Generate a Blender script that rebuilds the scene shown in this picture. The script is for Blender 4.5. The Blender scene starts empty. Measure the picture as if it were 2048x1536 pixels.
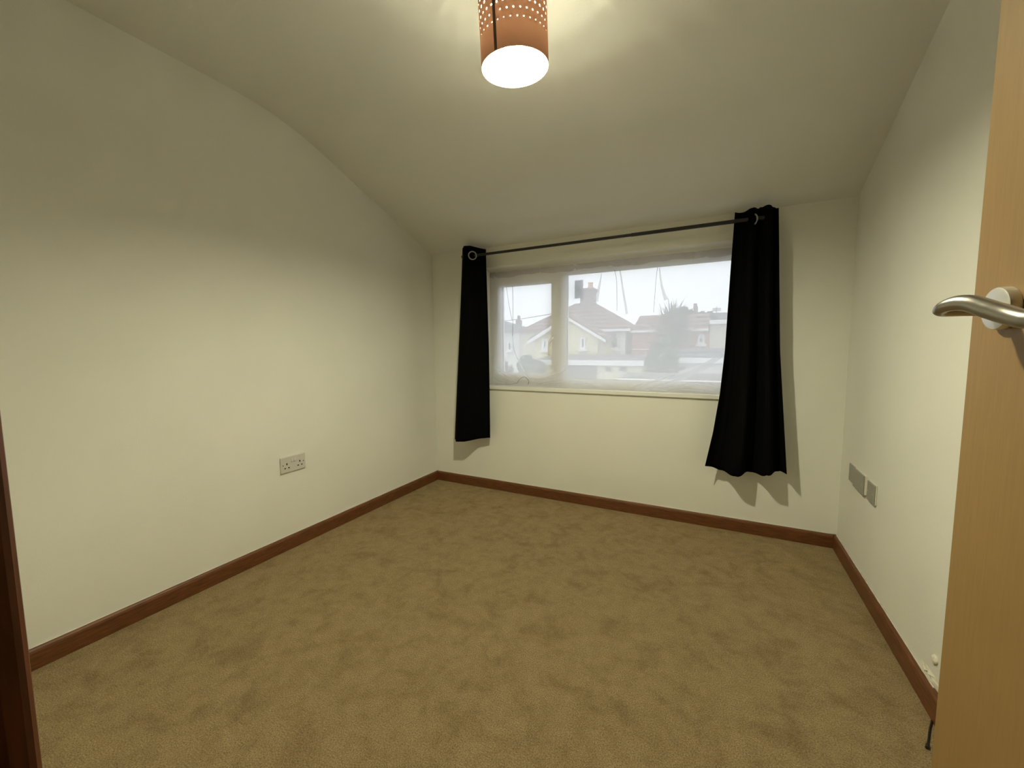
import bpy, bmesh, math, random
from mathutils import Vector, Matrix
random.seed(7)
S = bpy.context.scene
C = S.collection
R = math.radians
PI = math.pi

# ------------------------------------------------------------------ camera
CAM = Vector((2.094, -2.695, 1.101))
YAW, PITCH, ROLL, F = -0.471, -0.087, -0.007, 803.1
_f = Vector((math.sin(YAW)*math.cos(PITCH), math.cos(YAW)*math.cos(PITCH), math.sin(PITCH)))
_r0 = Vector((math.cos(YAW), -math.sin(YAW), 0))
_u0 = _r0.cross(_f)
_r = _r0*math.cos(ROLL) + _u0*math.sin(ROLL)
_u = -_r0*math.sin(ROLL) + _u0*math.cos(ROLL)
cd = bpy.data.cameras.new('camera')
cam = bpy.data.objects.new('camera', cd)
C.objects.link(cam)
m = Matrix((_r, _u, -_f)).transposed().to_4x4()
m.translation = CAM
cam.matrix_world = m
cd.sensor_fit = 'HORIZONTAL'
cd.sensor_width = 36
cd.lens = 36*F/2048
cd.clip_start = 0.02
S.camera = cam

def at(px, py, Y):                       # photograph pixel -> point on the vertical plane y=Y
    d = _r*((px-1024)/F) - _u*((py-768)/F) + _f
    return CAM + d*((Y-CAM.y)/d.y)

# ------------------------------------------------------------------ world and exposure
w = bpy.data.worlds.new('overcast_sky')
S.world = w
w.use_nodes = True
nt = w.node_tree
bg = nt.nodes['Background']
SKY = 2.45
tc = nt.nodes.new('ShaderNodeTexCoord')
sx = nt.nodes.new('ShaderNodeSeparateXYZ')
nt.links.new(tc.outputs['Generated'], sx.inputs[0])
cr = nt.nodes.new('ShaderNodeValToRGB')
cr.color_ramp.elements[0].position = 0.0
cr.color_ramp.elements[0].color = (0.90, 0.95, 1.0, 1)
cr.color_ramp.elements[1].position = 0.8
cr.color_ramp.elements[1].color = (0.97, 0.99, 1.0, 1)
nt.links.new(sx.outputs['Z'], cr.inputs[0])
nt.links.new(cr.outputs[0], bg.inputs['Color'])
bg.inputs['Strength'].default_value = SKY
S.view_settings.view_transform = 'Standard'
S.view_settings.look = 'None'
S.view_settings.gamma = 1
S.view_settings.use_curve_mapping = False
S.view_settings.exposure = 0.0
BULB = 1850.0
BULB_COL = (1.0, 0.965, 0.68)

# ------------------------------------------------------------------ materials
def srgb(r, g, b):
    f = lambda c: (c/255/12.92 if c/255 <= .04045 else ((c/255+.055)/1.055)**2.4)
    return (f(r), f(g), f(b), 1)

def mat(name, col, rough=.6, metal=0, spec=.5, noise=None, bump=None, emit=None):
    """noise=(scale, amount[, stretch xyz]) mottles the colour; bump=(scale, strength[, stretch])"""
    m = bpy.data.materials.new(name)
    m.use_nodes = True
    n = m.node_tree.nodes
    l = m.node_tree.links
    b = n['Principled BSDF']
    b.inputs['Base Color'].default_value = col
    b.inputs['Roughness'].default_value = rough
    b.inputs['Metallic'].default_value = metal
    b.inputs['Specular IOR Level'].default_value = spec
    if noise or bump:
        t = n.new('ShaderNodeTexCoord')
    def tex(scale, st, det=6):
        mp = n.new('ShaderNodeMapping')
        mp.inputs['Scale'].default_value = st
        l.new(t.outputs['Object'], mp.inputs[0])
        x = n.new('ShaderNodeTexNoise')
        x.inputs['Scale'].default_value = scale
        x.inputs['Detail'].default_value = det
        l.new(mp.outputs[0], x.inputs['Vector'])
        return x
    if noise:
        x = tex(noise[0], noise[2] if len(noise) > 2 else (1, 1, 1))
        r = n.new('ShaderNodeValToRGB')
        a = noise[1]
        r.color_ramp.elements[0].position = .3
        r.color_ramp.elements[1].position = .7
        r.color_ramp.elements[0].color = (col[0]*(1-a), col[1]*(1-a), col[2]*(1-a), 1)
        r.color_ramp.elements[1].color = (min(1, col[0]*(1+a)), min(1, col[1]*(1+a)), min(1, col[2]*(1+a)), 1)
        l.new(x.outputs['Fac'], r.inputs[0])
        l.new(r.outputs[0], b.inputs['Base Color'])
    if bump:
        x = tex(bump[0], bump[2] if len(bump) > 2 else (1, 1, 1), 3)
        bp = n.new('ShaderNodeBump')
        bp.inputs['Strength'].default_value = bump[1]
        bp.inputs['Distance'].default_value = .004
        l.new(x.outputs['Fac'], bp.inputs['Height'])
        l.new(bp.outputs[0], b.inputs['Normal'])
    if emit:
        b.inputs['Emission Color'].default_value = (*emit[0], 1)
        b.inputs['Emission Strength'].default_value = emit[1]
    return m

M = {}
M['plaster'] = mat('cream_plaster', (.80, .79, .72, 1), .85, spec=.2, noise=(3, .02), bump=(260, .12))
M['ceiling'] = mat('ceiling_paint', (.80, .785, .73, 1), .9, spec=.1, noise=(2, .015), bump=(220, .1))
M['skirt'] = mat('red_brown_wood', (.135, .047, .014, 1), .42, noise=(14, .35, (1, 1, 9)), bump=(60, .1))
M['skirt_y'] = mat('red_brown_wood_along', (.135, .047, .014, 1), .42, noise=(26, .38, (7, .7, 7)), bump=(90, .12, (4, .5, 4)))
M['skirt_x'] = mat('red_brown_wood_across', (.135, .047, .014, 1), .42, noise=(26, .38, (.7, 7, 7)), bump=(90, .12, (.5, 4, 4)))
M['jamb'] = mat('dark_jamb_wood', (.12, .035, .012, 1), .4, noise=(26, .35, (7, 7, .7)))
M['oak'] = mat('oak_veneer', (.29, .176, .062, 1), .5, noise=(22, .07, (9, 9, .5)), bump=(90, .04, (6, 6, .5)))
M['upvc'] = mat('white_upvc', (.88, .88, .89, 1), .35)
M['gasket'] = mat('grey_gasket', (.22, .22, .23, 1), .6)
M['black_fabric'] = mat('black_fabric', (.0022, .0022, .0020, 1), .95, spec=.05, bump=(700, .25))
M['black_metal'] = mat('black_metal', (.012, .011, .010, 1), .45)
M['grey_metal'] = mat('grey_eyelet_metal', (.30, .30, .31, 1), .35, metal=.4)
M['nickel'] = mat('satin_nickel', (.40, .38, .35, 1), .30, metal=1, bump=(300, .03, (1, 1, 8)))
M['nickel_rose'] = mat('satin_nickel_rose', (.72, .70, .66, 1), .42, metal=.85)
M['plastic'] = mat('white_plastic', (.60, .58, .53, 1), .4)
M['plastic_grey'] = mat('grey_plate', (.30, .29, .25, 1), .4)
M['plate_box'] = mat('cream_back_box', (.70, .67, .58, 1), .45)
M['white_board'] = mat('white_board', (.80, .79, .76, 1), .5)
M['hole'] = mat('dark_recess', (.01, .009, .008, 1), .8)
M['cable'] = mat('black_strip', (.012, .010, .008, 1), .5)
M['red_dot'] = mat('red_dot', (.4, .05, .03, 1), .5)
M['bulb'] = mat('lit_bulb', (1, 1, 1, 1), .4, emit=(BULB_COL, BULB))
M['cord'] = mat('white_flex', (.7, .7, .66, 1), .5)
M['chip'] = mat('chipped_filler', (.80, .76, .64, 1), .9, bump=(120, .6))

# shade fabric: warm brown outside, a little light passes through
def shade_mat(name, col, tcol):
    m = bpy.data.materials.new(name)
    m.use_nodes = True
    n = m.node_tree.nodes; l = m.node_tree.links
    b = n['Principled BSDF']
    b.inputs['Base Color'].default_value = col
    b.inputs['Roughness'].default_value = .75
    tr = n.new('ShaderNodeBsdfTranslucent')
    tr.inputs['Color'].default_value = tcol
    ad = n.new('ShaderNodeAddShader')
    l.new(b.outputs[0], ad.inputs[0]); l.new(tr.outputs[0], ad.inputs[1])
    l.new(ad.outputs[0], n['Material Output'].inputs['Surface'])
    return m
M['shade'] = shade_mat('terracotta_shade', (.42, .20, .12, 1), (.026, .015, .010, 1))
M['shade_in'] = shade_mat('shade_lining', (.48, .46, .40, 1), (.055, .05, .045, 1))

def net_mat(name, t, col=(.93, .93, .96)):
    m = bpy.data.materials.new(name)
    m.use_nodes = True
    n = m.node_tree.nodes; l = m.node_tree.links
    n.remove(n['Principled BSDF'])
    a = n.new('ShaderNodeBsdfTransparent')
    d = n.new('ShaderNodeBsdfDiffuse')
    d.inputs['Color'].default_value = (*col, 1)
    tl = n.new('ShaderNodeBsdfTranslucent')
    tl.inputs['Color'].default_value = (*col, 1)
    mx = n.new('ShaderNodeMixShader')
    mx.inputs[0].default_value = .92
    l.new(d.outputs[0], mx.inputs[1]); l.new(tl.outputs[0], mx.inputs[2])
    m2 = n.new('ShaderNodeMixShader')
    m2.inputs[0].default_value = 1-t
    l.new(a.outputs[0], m2.inputs[1]); l.new(mx.outputs[0], m2.inputs[2])
    l.new(m2.outputs[0], n['Material Output'].inputs['Surface'])
    return m
M['net'] = net_mat('sheer_net', .25)
M['net_fold'] = net_mat('sheer_net_doubled', .38)
M['net_head'] = net_mat('net_header_tape', .30, (.78, .74, .76))
M['net_hem'] = net_mat('net_hem', .25)
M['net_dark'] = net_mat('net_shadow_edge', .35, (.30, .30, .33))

def glass_mat():
    m = bpy.data.materials.new('pane_glass')
    m.use_nodes = True
    n = m.node_tree.nodes; l = m.node_tree.links
    n.remove(n['Principled BSDF'])
    a = n.new('ShaderNodeBsdfTransparent')
    a.inputs['Color'].default_value = (.96, .97, .97, 1)
    g = n.new('ShaderNodeBsdfGlossy')
    g.inputs['Roughness'].default_value = .02
    fr = n.new('ShaderNodeFresnel'); fr.inputs[0].default_value = 1.45
    mx = n.new('ShaderNodeMixShader')
    l.new(fr.outputs[0], mx.inputs[0])
    l.new(a.outputs[0], mx.inputs[1]); l.new(g.outputs[0], mx.inputs[2])
    l.new(mx.outputs[0], n['Material Output'].inputs['Surface'])
    return m
M['glass'] = glass_mat()

def carpet_mat():
    m = bpy.data.materials.new('beige_carpet')
    m.use_nodes = True
    n = m.node_tree.nodes; l = m.node_tree.links
    b = n['Principled BSDF']
    b.inputs['Roughness'].default_value = 1
    b.inputs['Specular IOR Level'].default_value = .05
    t = n.new('ShaderNodeTexCoord')
    def tx(scale, det, dist=0, rough=.5):
        x = n.new('ShaderNodeTexNoise')
        x.inputs['Scale'].default_value = scale
        x.inputs['Detail'].default_value = det
        x.inputs['Distortion'].default_value = dist
        x.inputs['Roughness'].default_value = rough
        l.new(t.outputs['Object'], x.inputs['Vector'])
        return x
    big = tx(8.0, 10, .35, .72)
    mid = tx(20, 6, .3, .6)
    fine = tx(260, 3)
    def ramp(x, p0, c0, p1, c1):
        r = n.new('ShaderNodeValToRGB')
        r.color_ramp.elements[0].position = p0; r.color_ramp.elements[0].color = c0
        r.color_ramp.elements[1].position = p1; r.color_ramp.elements[1].color = c1
        l.new(x.outputs['Fac'], r.inputs[0])
        return r
    r1 = ramp(big, .36, (.260, .188, .098, 1), .52, (.335, .250, .138, 1))
    r2 = ramp(mid, .35, (.90, .89, .88, 1), .65, (1.06, 1.06, 1.06, 1))
    r3 = ramp(fine, .3, (.58, .56, .52, 1), .7, (1.34, 1.34, 1.34, 1))
    def mul(a, bb):
        x = n.new('ShaderNodeMix'); x.data_type = 'RGBA'; x.blend_type = 'MULTIPLY'
        x.inputs[0].default_value = 1
        l.new(a, x.inputs[6]); l.new(bb, x.inputs[7])
        return x.outputs[2]
    o = mul(mul(r1.outputs[0], r2.outputs[0]), r3.outputs[0])
    l.new(o, b.inputs['Base Color'])
    bp = n.new('ShaderNodeBump'); bp.inputs['Strength'].default_value = .7; bp.inputs['Distance'].default_value = .006
    l.new(fine.outputs['Fac'], bp.inputs['Height'])
    bp2 = n.new('ShaderNodeBump'); bp2.inputs['Strength'].default_value = .35; bp2.inputs['Distance'].default_value = .02
    l.new(mid.outputs['Fac'], bp2.inputs['Height'])
    l.new(bp2.outputs[0], bp.inputs['Normal'])
    l.new(bp.outputs[0], b.inputs['Normal'])
    return m
M['carpet'] = carpet_mat()

def banded(name, c1, c2, scale, axis='Z', rough=.9):
    m = bpy.data.materials.new(name)
    m.use_nodes = True
    n = m.node_tree.nodes; l = m.node_tree.links
    b = n['Principled BSDF']; b.inputs['Roughness'].default_value = rough
    t = n.new('ShaderNodeTexCoord')
    wv = n.new('ShaderNodeTexWave'); wv.wave_type = 'BANDS'; wv.bands_direction = axis
    wv.inputs['Scale'].default_value = scale
    wv.inputs['Distortion'].default_value = .4
    l.new(t.outputs['Object'], wv.inputs['Vector'])
    r = n.new('ShaderNodeValToRGB')
    r.color_ramp.elements[0].color = c1; r.color_ramp.elements[1].color = c2
    l.new(wv.outputs['Color'], r.inputs[0]); l.new(r.outputs[0], b.inputs['Base Color'])
    return m
M['tiles'] = banded('clay_roof_tiles', (.10, .055, .05, 1), (.26, .15, .13, 1), 1.1)
M['tiles_grey'] = banded('grey_roof_tiles', (.09, .09, .10, 1), (.17, .17, .18, 1), 1.4)
M['yellow_render'] = mat('pale_yellow_render', (.74, .68, .40, 1), .9, noise=(.6, .06))
M['cream_render'] = mat('cream_render', (.70, .66, .50, 1), .9, noise=(.6, .06))
M['white_render'] = mat('white_render', (.74, .74, .72, 1), .9, noise=(.6, .05))
M['brick'] = mat('red_brick', (.55, .22, .17, 1), .9, noise=(5, .2, (1, 1, 3)))
M['white_paint'] = mat('white_paint', (.85, .85, .85, 1), .6)
M['dark_window'] = mat('dark_window_glass', (.10, .10, .12, 1), .2)
M['felt'] = mat('roofing_felt', (.15, .15, .155, 1), .9, noise=(1.2, .2))
M['asphalt'] = mat('asphalt', (.28, .28, .28, 1), .95, noise=(.4, .2))
M['stone'] = mat('chimney_brick', (.20, .15, .14, 1), .9, noise=(4, .3))
M['clay_pot'] = mat('clay_pot', (.62, .30, .13, 1), .8)
M['leaf'] = mat('leaf_green', (.11, .15, .07, 1), .7, noise=(2, .4))
M['palm_leaf'] = mat('palm_leaf', (.11, .14, .06, 1), .7, noise=(2, .3))
M['bark'] = mat('bark', (.12, .09, .06, 1), .9)
M['patch'] = net_mat('grey_patch', .30, (.42, .45, .52))
M['patch_mark'] = net_mat('patch_mark', .3, (.22, .23, .30))

# ------------------------------------------------------------------ helpers
def obj(name, bm, m, parent=None, smooth=False, bevel=0, seg=2):
    me = bpy.data.meshes.new(name)
    bm.normal_update()
    bm.to_mesh(me); bm.free()
    if m: me.materials.append(m)
    o = bpy.data.objects.new(name, me)
    C.objects.link(o)
    if parent: o.parent = parent
    if smooth:
        for p in me.polygons: p.use_smooth = True
    if bevel:
        b = o.modifiers.new('bevel', 'BEVEL'); b.width = bevel; b.segments = seg
        b.limit_method = 'ANGLE'; b.angle_limit = R(40)
    return o

def box(bm, x0, x1, y0, y1, z0, z1, mtx=None):
    vs = [bm.verts.new(p) for p in ((x0,y0,z0),(x1,y0,z0),(x1,y1,z0),(x0,y1,z0),(x0,y0,z1),(x1,y0,z1),(x1,y1,z1),(x0,y1,z1))]
    if mtx:
        for v in vs: v.co = mtx @ v.co
    for f in ((0,3,2,1),(4,5,6,7),(0,1,5,4),(1,2,6,5),(2,3,7,6),(3,0,4,7)):
        bm.faces.new([vs[i] for i in f])
    return bm

def B(*a, mtx=None): return box(bmesh.new(), *a, mtx=mtx)

def prism(bm, pts, axis, a, b):
    """closed polygon pts in the two other axes, extruded along axis from a to b"""
    def P(p, t):
        return {'x': (t, p[0], p[1]), 'y': (p[0], t, p[1]), 'z': (p[0], p[1], t)}[axis]
    A = [bm.verts.new(P(p, a)) for p in pts]
    Bv = [bm.verts.new(P(p, b)) for p in pts]
    bm.faces.new(A); bm.faces.new(list(reversed(Bv)))
    n = len(pts)
    for i in range(n):
        bm.faces.new((A[i], Bv[i], Bv[(i+1) % n], A[(i+1) % n]))
    bmesh.ops.recalc_face_normals(bm, faces=bm.faces)
    return bm

def lathe(bm, prof, seg=32, mtx=None, cap=True):
    """prof [(r,z)]"""
    rings = []
    for r, z in prof:
        ring = []
        for i in range(seg):
            a = 2*PI*i/seg
            v = Vector((r*math.cos(a), r*math.sin(a), z))
            ring.append(bm.verts.new(mtx @ v if mtx else v))
        rings.append(ring)
    for a, b in zip(rings, rings[1:]):
        for i in range(seg):
            bm.faces.new((a[i], a[(i+1) % seg], b[(i+1) % seg], b[i]))
    if cap:
        bm.faces.new(list(reversed(rings[0]))); bm.faces.new(rings[-1])
    bmesh.ops.recalc_face_normals(bm, faces=bm.faces)
    return bm

def tube(bm, pts, rad, seg=10, flat=1.0, up=Vector((0, 0, 1))):
    """sweep; rad one number or one per point, or (ra, rb) pairs: ra sideways, rb along up"""
    pts = [Vector(p) for p in pts]
    rings = []
    n = len(pts)
    for i, p in enumerate(pts):
        t = (pts[min(i+1, n-1)] - pts[max(i-1, 0)]).normalized()
        s = t.cross(up)
        if s.length < 1e-4: s = t.cross(Vector((1, 0, 0)))
        s.normalize(); u = s.cross(t).normalized()
        r = rad[i] if isinstance(rad, (list, tuple)) else rad
        ra, rb = r if isinstance(r, tuple) else (r, r*flat)
        rings.append([bm.verts.new(p + s*ra*math.cos(2*PI*k/seg) + u*rb*math.sin(2*PI*k/seg)) for k in range(seg)])
    for a, b in zip(rings, rings[1:]):
        for k in range(seg):
            bm.faces.new((a[k], a[(k+1) % seg], b[(k+1) % seg], b[k]))
    bm.faces.new(list(reversed(rings[0]))); bm.faces.new(rings[-1])
    bmesh.ops.recalc_face_normals(bm, faces=bm.faces)
    return bm

def tag(o, label=None, cat=None, group=None, kind=None):
    if label: o['label'] = label
    if cat: o['category'] = cat
    if group: o['group'] = group
    if kind: o['kind'] = kind
    return o

def thing(name, loc, label, cat, group=None, rotz=0):
    o = bpy.data.objects.new(name, None)
    C.objects.link(o)
    o.location = loc; o.rotation_euler.z = rotz
    o.empty_display_size = .05
    return tag(o, label, cat, group)

def struct(o, label=None):
    o['kind'] = 'structure'
    if label: o['label'] = label
    return o

def lerp(tab, z):
    """tab [(z, v)] sorted by falling z"""
    if z >= tab[0][0]: return tab[0][1]
    for (za, va), (zb, vb) in zip(tab, tab[1:]):
        if z >= zb: return va + (vb-va)*(za-z)/(za-zb)
    return tab[-1][1]

def catmull(P, k=8):
    P = [Vector(p) for p in P]
    out = []
    for i in range(len(P)-1):
        p0, p1, p2, p3 = P[max(i-1, 0)], P[i], P[i+1], P[min(i+2, len(P)-1)]
        for j in range(k):
            t = j/k
            out.append(.5*((2*p1)+(p2-p0)*t+(2*p0-5*p1+4*p2-p3)*t*t+(-p0+3*p1-3*p2+p3)*t**3))
    out.append(P[-1])
    return out

# ------------------------------------------------------------------ room shell
W = 2.713           # room width, left wall x=0, back wall y=0
YF = -2.652          # room side of the front (door) wall
H = 2.34
HB = 1.865
SL = .377
OX0, OX1, OZ0, OZ1 = .493, 2.26, .818, 1.717     # window opening
WT = .26

# floor
bm = bmesh.new()
box(bm, -.1, W+.6, -4.3, .1, -.12, 0)
struct(obj('floor', bm, M['carpet']), 'beige brown carpet with scuffed darker patches')

# ceiling: sloping part down to the window wall, soft bend, flat part
prof = [(.1, HB-.0377), (0, HB)]
for i in range(0, 11):
    t = i/10
    # quadratic blend between slope and flat
    p0 = (-1.02, HB+SL*1.02); p1 = (-(H-HB)/SL, H); p2 = (-1.52, H)
    y = (1-t)**2*p0[0]+2*t*(1-t)*p1[0]+t*t*p2[0]
    z = (1-t)**2*p0[1]+2*t*(1-t)*p1[1]+t*t*p2[1]
    prof.append((y, z))
prof.append((-4.3, H))
prof += [(-4.3, H+.12), (-1.2, H+.12), (.1, HB+.08)]
bm = prism(bmesh.new(), prof, 'x', -.1, W+.6)
o = struct(obj('ceiling', bm, M['ceiling'], smooth=True), 'off white ceiling sloping down to the window wall')
e = o.modifiers.new('split', 'EDGE_SPLIT'); e.split_angle = R(20)

struct(obj('wall_left', B(-.1, 0, YF, 0, -.1, H+.05), M['plaster']), 'bare cream left wall')

# back wall around the window opening
bm = bmesh.new()
box(bm, -.1, OX0, 0, WT, -.1, HB+.08)
box(bm, OX1, W+.1, 0, WT, -.1, HB+.08)
box(bm, OX0, OX1, 0, WT, -.1, OZ0-.012)
prism(bm, [(0, OZ1), (.1, OZ1-.026), (WT, OZ1-.026), (WT, HB+.08), (0, HB+.08)], 'x', OX0, OX1)
struct(obj('wall_back', bm, M['plaster']), 'cream wall with the window')

# right wall with a small broken hole above the skirting
hole = (-1.125, -1.050, .080, .100)
bm = bmesh.new()
box(bm, W, W+.1, YF, hole[0], -.1, H+.05)
box(bm, W, W+.1, hole[1], 0, -.1, H+.05)
box(bm, W, W+.1, hole[0], hole[1], -.1, hole[2])
box(bm, W, W+.1, hole[0], hole[1], hole[3], H+.05)
wr = struct(obj('wall_right', bm, M['plaster']), 'cream wall behind the open door')
obj('hole_backing', B(W+.03, W+.04, hole[0]-.01, hole[1]+.01, hole[2]-.01, hole[3]+.01), M['hole'], wr)
# ragged filler around the hole
bm = bmesh.new()
n = 22
inn, out, inb, outb = [], [], [], []
cy, cz = (hole[0]+hole[1])/2, (hole[2]+hole[3])/2
for i in range(n):
    a = 2*PI*i/n
    ri = .55+.35*random.random(); ro = 1.5+.5*random.random()
    dy, dz = math.cos(a), math.sin(a)
    hw, hh = (hole[1]-hole[0])/2, (hole[3]-hole[2])/2
    inn.append(bm.verts.new((W-.003-.004*random.random(), cy+dy*hw*ri, cz+dz*hh*ri)))
    inb.append(bm.verts.new((W+.004, cy+dy*hw*ri, cz+dz*hh*ri)))
    out.append(bm.verts.new((W-.0005, cy+dy*hw*ro*1.1, cz+dz*hh*ro)))
for i in range(n):
    j = (i+1) % n
    bm.faces.new((inn[i], inn[j], out[j], out[i]))
    bm.faces.new((inn[i], inb[i], inb[j], inn[j]))
obj('ragged_filler', bm, M['chip'], wr)
bm = bmesh.new()
bmesh.ops.create_icosphere(bm, subdivisions=2, radius=.016)
for v in bm.verts:
    v.co *= .8+.4*random.random()
    v.co.x *= .35
    v.co += Vector((W-.002, -1.108, .158))
obj('filler_blob', bm, M['chip'], wr, smooth=True)

# front wall with the doorway the camera looks through, and the hall behind
DX0, DX1, DZ = 1.80, 2.52, 2.0
bm = bmesh.new()
box(bm, -.1, DX0-.03, YF-.13, YF, -.1, H+.05)
box(bm, DX1+.03, W+.1, YF-.13, YF, -.1, H+.05)
box(bm, DX0-.03, DX1+.03, YF-.13, YF, DZ+.03, H+.05)
struct(obj('wall_front', bm, M['plaster']))
bm = bmesh.new()
box(bm, -.1, 0, -4.3, YF-.13, -.1, H+.05)
box(bm, W+.5, W+.6, -4.3, YF, -.1, H+.05)
box(bm, 0, W+.5, -4.3, -4.2, -.1, H+.05)
box(bm, W+.1, W+.5, YF-.13, YF, -.1, H+.05)
struct(obj('wall_hall', bm, M['plaster']))

# skirting boards
def skirt(name, length, place, m, label=None):
    th, hh = .018, .075
    pr = [(0, 0), (th, 0), (th, hh-.014), (th*.86, hh-.006), (th*.55, hh-.001), (th*.3, hh), (0, hh)]
    bm = bmesh.new()
    prism(bm, pr, 'y', 0, length)
    bmesh.ops.transform(bm, matrix=place, verts=bm.verts)
    bmesh.ops.recalc_face_normals(bm, faces=bm.faces)
    o = struct(obj(name, bm, m), label)
    return o
skirt('baseboard_left', -YF-.02, Matrix.Translation((0, YF+.02, 0)), M['skirt_y'], 'red brown wooden skirting')
bk = skirt('baseboard_back', W-.036, Matrix.Translation((.018, 0, 0)) @ Matrix.Rotation(R(-90), 4, 'Z'), M['skirt_x'])
rt = skirt('baseboard_right', -YF-.0205, Matrix.Translation((W, 0, 0)) @ Matrix.Rotation(R(180), 4, 'Z'), M['skirt_y'])
# paint bead on top of each board
for nm, pts in (('left', [(.003, YF+.05, .0755), (.003, -.01, .0755)]), ('back', [(.012, -.003, .0755), (W-.012, -.003, .0755)]),
                ('right', [(W-.003, -.01, .0755), (W-.003, -1.12, .0755)])):
    a, b = Vector(pts[0]), Vector(pts[1])
    P = [a.lerp(b, i/60) for i in range(61)]
    rr = [.0016+.0016*random.random() for _ in P]
    o = obj('paint_bead', tube(bmesh.new(), P, rr, 6), M['plate_box'], bpy.data.objects['baseboard_'+nm], smooth=True)

# ------------------------------------------------------------------ window
win = struct(thing('window_1', (0, 0, 0), 'white plastic window with a left opening sash and a wide fixed pane', 'window'))
del win['category']
FZ0, FZ1 = OZ0, OZ1-.026
fy0, fy1 = .096, .160
def frame_ring(x0, x1, z0, z1, t, y0, y1, tl=None, tr=None, tb=None, tt=None):
    tl = tl or t; tr = tr or t; tb = tb or t; tt = tt or t
    bm = bmesh.new()
    box(bm, x0, x0+tl, y0, y1, z0, z1)
    box(bm, x1-tr, x1, y0, y1, z0, z1)
    box(bm, x0+tl, x1-tr, y0, y1, z0, z0+tb)
    box(bm, x0+tl, x1-tr, y0, y1, z1-tt, z1)
    return bm
obj('outer_frame', frame_ring(OX0, OX1, FZ0, FZ1, .050, fy0, fy1), M['upvc'], win, bevel=.004)
obj('mullion', B(1.045, 1.105, fy0-.002, fy1, FZ0+.05, FZ1-.05), M['upvc'], win, bevel=.004)
# opening sash (stands proud)
sash = obj('opening_sash', frame_ring(OX0+.03, 1.068, FZ0+.028, FZ1-.030, .062, fy0-.018, fy1-.01, tr=.062, tb=.068, tt=.078), M['upvc'], win, bevel=.006, seg=3)
GX0, GX1, GZ0, GZ1 = OX0+.092, 1.006, FZ0+.096, FZ1-.108
obj('pane', B(GX0, GX1, .124, .128, GZ0, GZ1), M['glass'], sash)
obj('glazing_gasket', frame_ring(GX0, GX1, GZ0, GZ1, .003, .112, .1235), M['gasket'], sash)
obj('glazing_bead', frame_ring(1.105, OX1-.05, FZ0+.05, FZ1-.05, .012, .104, .150), M['upvc'], win, bevel=.003)
fx = obj('fixed_pane', B(1.117, OX1-.062, .126, .130, FZ0+.062, FZ1-.062), M['glass'], win)
obj('glazing_gasket', frame_ring(1.117, OX1-.062, FZ0+.062, FZ1-.062, .003, .114, .1255), M['gasket'], fx)
# window handle
hx, hzz = 1.036, 1.165
bm = bmesh.new()
box(bm, hx-.013, hx+.013, fy0-.030, fy0-.018, hzz-.035, hzz+.035)
hb = obj('handle_base', bm, M['upvc'], sash, bevel=.005, seg=3)
P = catmull([(hx, fy0-.028, hzz+.012), (hx, fy0-.045, hzz+.014), (hx-.008, fy0-.054, hzz+.004), (hx-.026, fy0-.056, hzz-.020), (hx-.030, fy0-.056, hzz-.06), (hx-.030, fy0-.054, hzz-.112)], 5)
obj('window_handle', tube(bmesh.new(), P, [.009]*len(P), 10), M['upvc'], sash, smooth=True)
# window board
bm = bmesh.new()
box(bm, OX0, OX1, 0, fy0, OZ0-.012, OZ0)
box(bm, OX0-.0, OX1+.0, -.016, 0, OZ0-.026, OZ0)
obj('window_board', bm, M['white_board'], win, bevel=.003)

# thin grey rectangle with darker marks, set against the fixed pane
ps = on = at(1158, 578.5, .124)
st = thing('window_patch', (ps.x, .1255, ps.z), 'small upright grey rectangle on the wide pane, left of the chimney seen outside', 'patch')
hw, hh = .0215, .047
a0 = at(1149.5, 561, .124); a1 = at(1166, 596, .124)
obj('grey_sheet', B(a0.x-ps.x, a1.x-ps.x, -.0016, -.0002, a1.z-ps.z, a0.z-ps.z), M['patch'], st, bevel=.0006)
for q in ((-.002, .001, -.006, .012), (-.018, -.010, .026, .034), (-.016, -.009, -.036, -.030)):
    obj('darker_mark', B(q[0], q[1], -.0022, -.0017, q[2], q[3]), M['patch_mark'], st)

# ------------------------------------------------------------------ net curtain, taped across the head of the frame
net = thing('net_curtain', (1.35, .075, OZ0), 'white sheer net stretched over the window, bunched on the sill', 'net curtain')
NX0, NX1 = OX0+.012, OX1-.012
NZ1 = FZ1-.004
def net_y(u, v):
    # v 0 top .. 1 bottom
    y = .066 - .004*math.sin(u*37+2*math.sin(v*3)) - .003*math.sin(u*83+v*4)*(1-v) - .034*v
    y -= .010*(v**4)*math.sin(u*26+v*9)
    return y
bm = bmesh.new()
nu, nv = 220, 46
g = []
for j in range(nv+1):
    v = j/nv
    row = []
    for i in range(nu+1):
        u = i/nu
        x = NX0+(NX1-NX0)*u + (.012*v if i == 0 else 0)
        z = NZ1+(OZ0+.004-NZ1)*v
        row.append(bm.verts.new((x-1.35, net_y(u, v)-.075, z-OZ0)))
    g.append(row)
for j in range(nv):
    for i in range(nu):
        bm.faces.new((g[j][i], g[j][i+1], g[j+1][i+1], g[j+1][i]))
obj('net_sheet', bm, M['net'], net, smooth=True)

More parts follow.
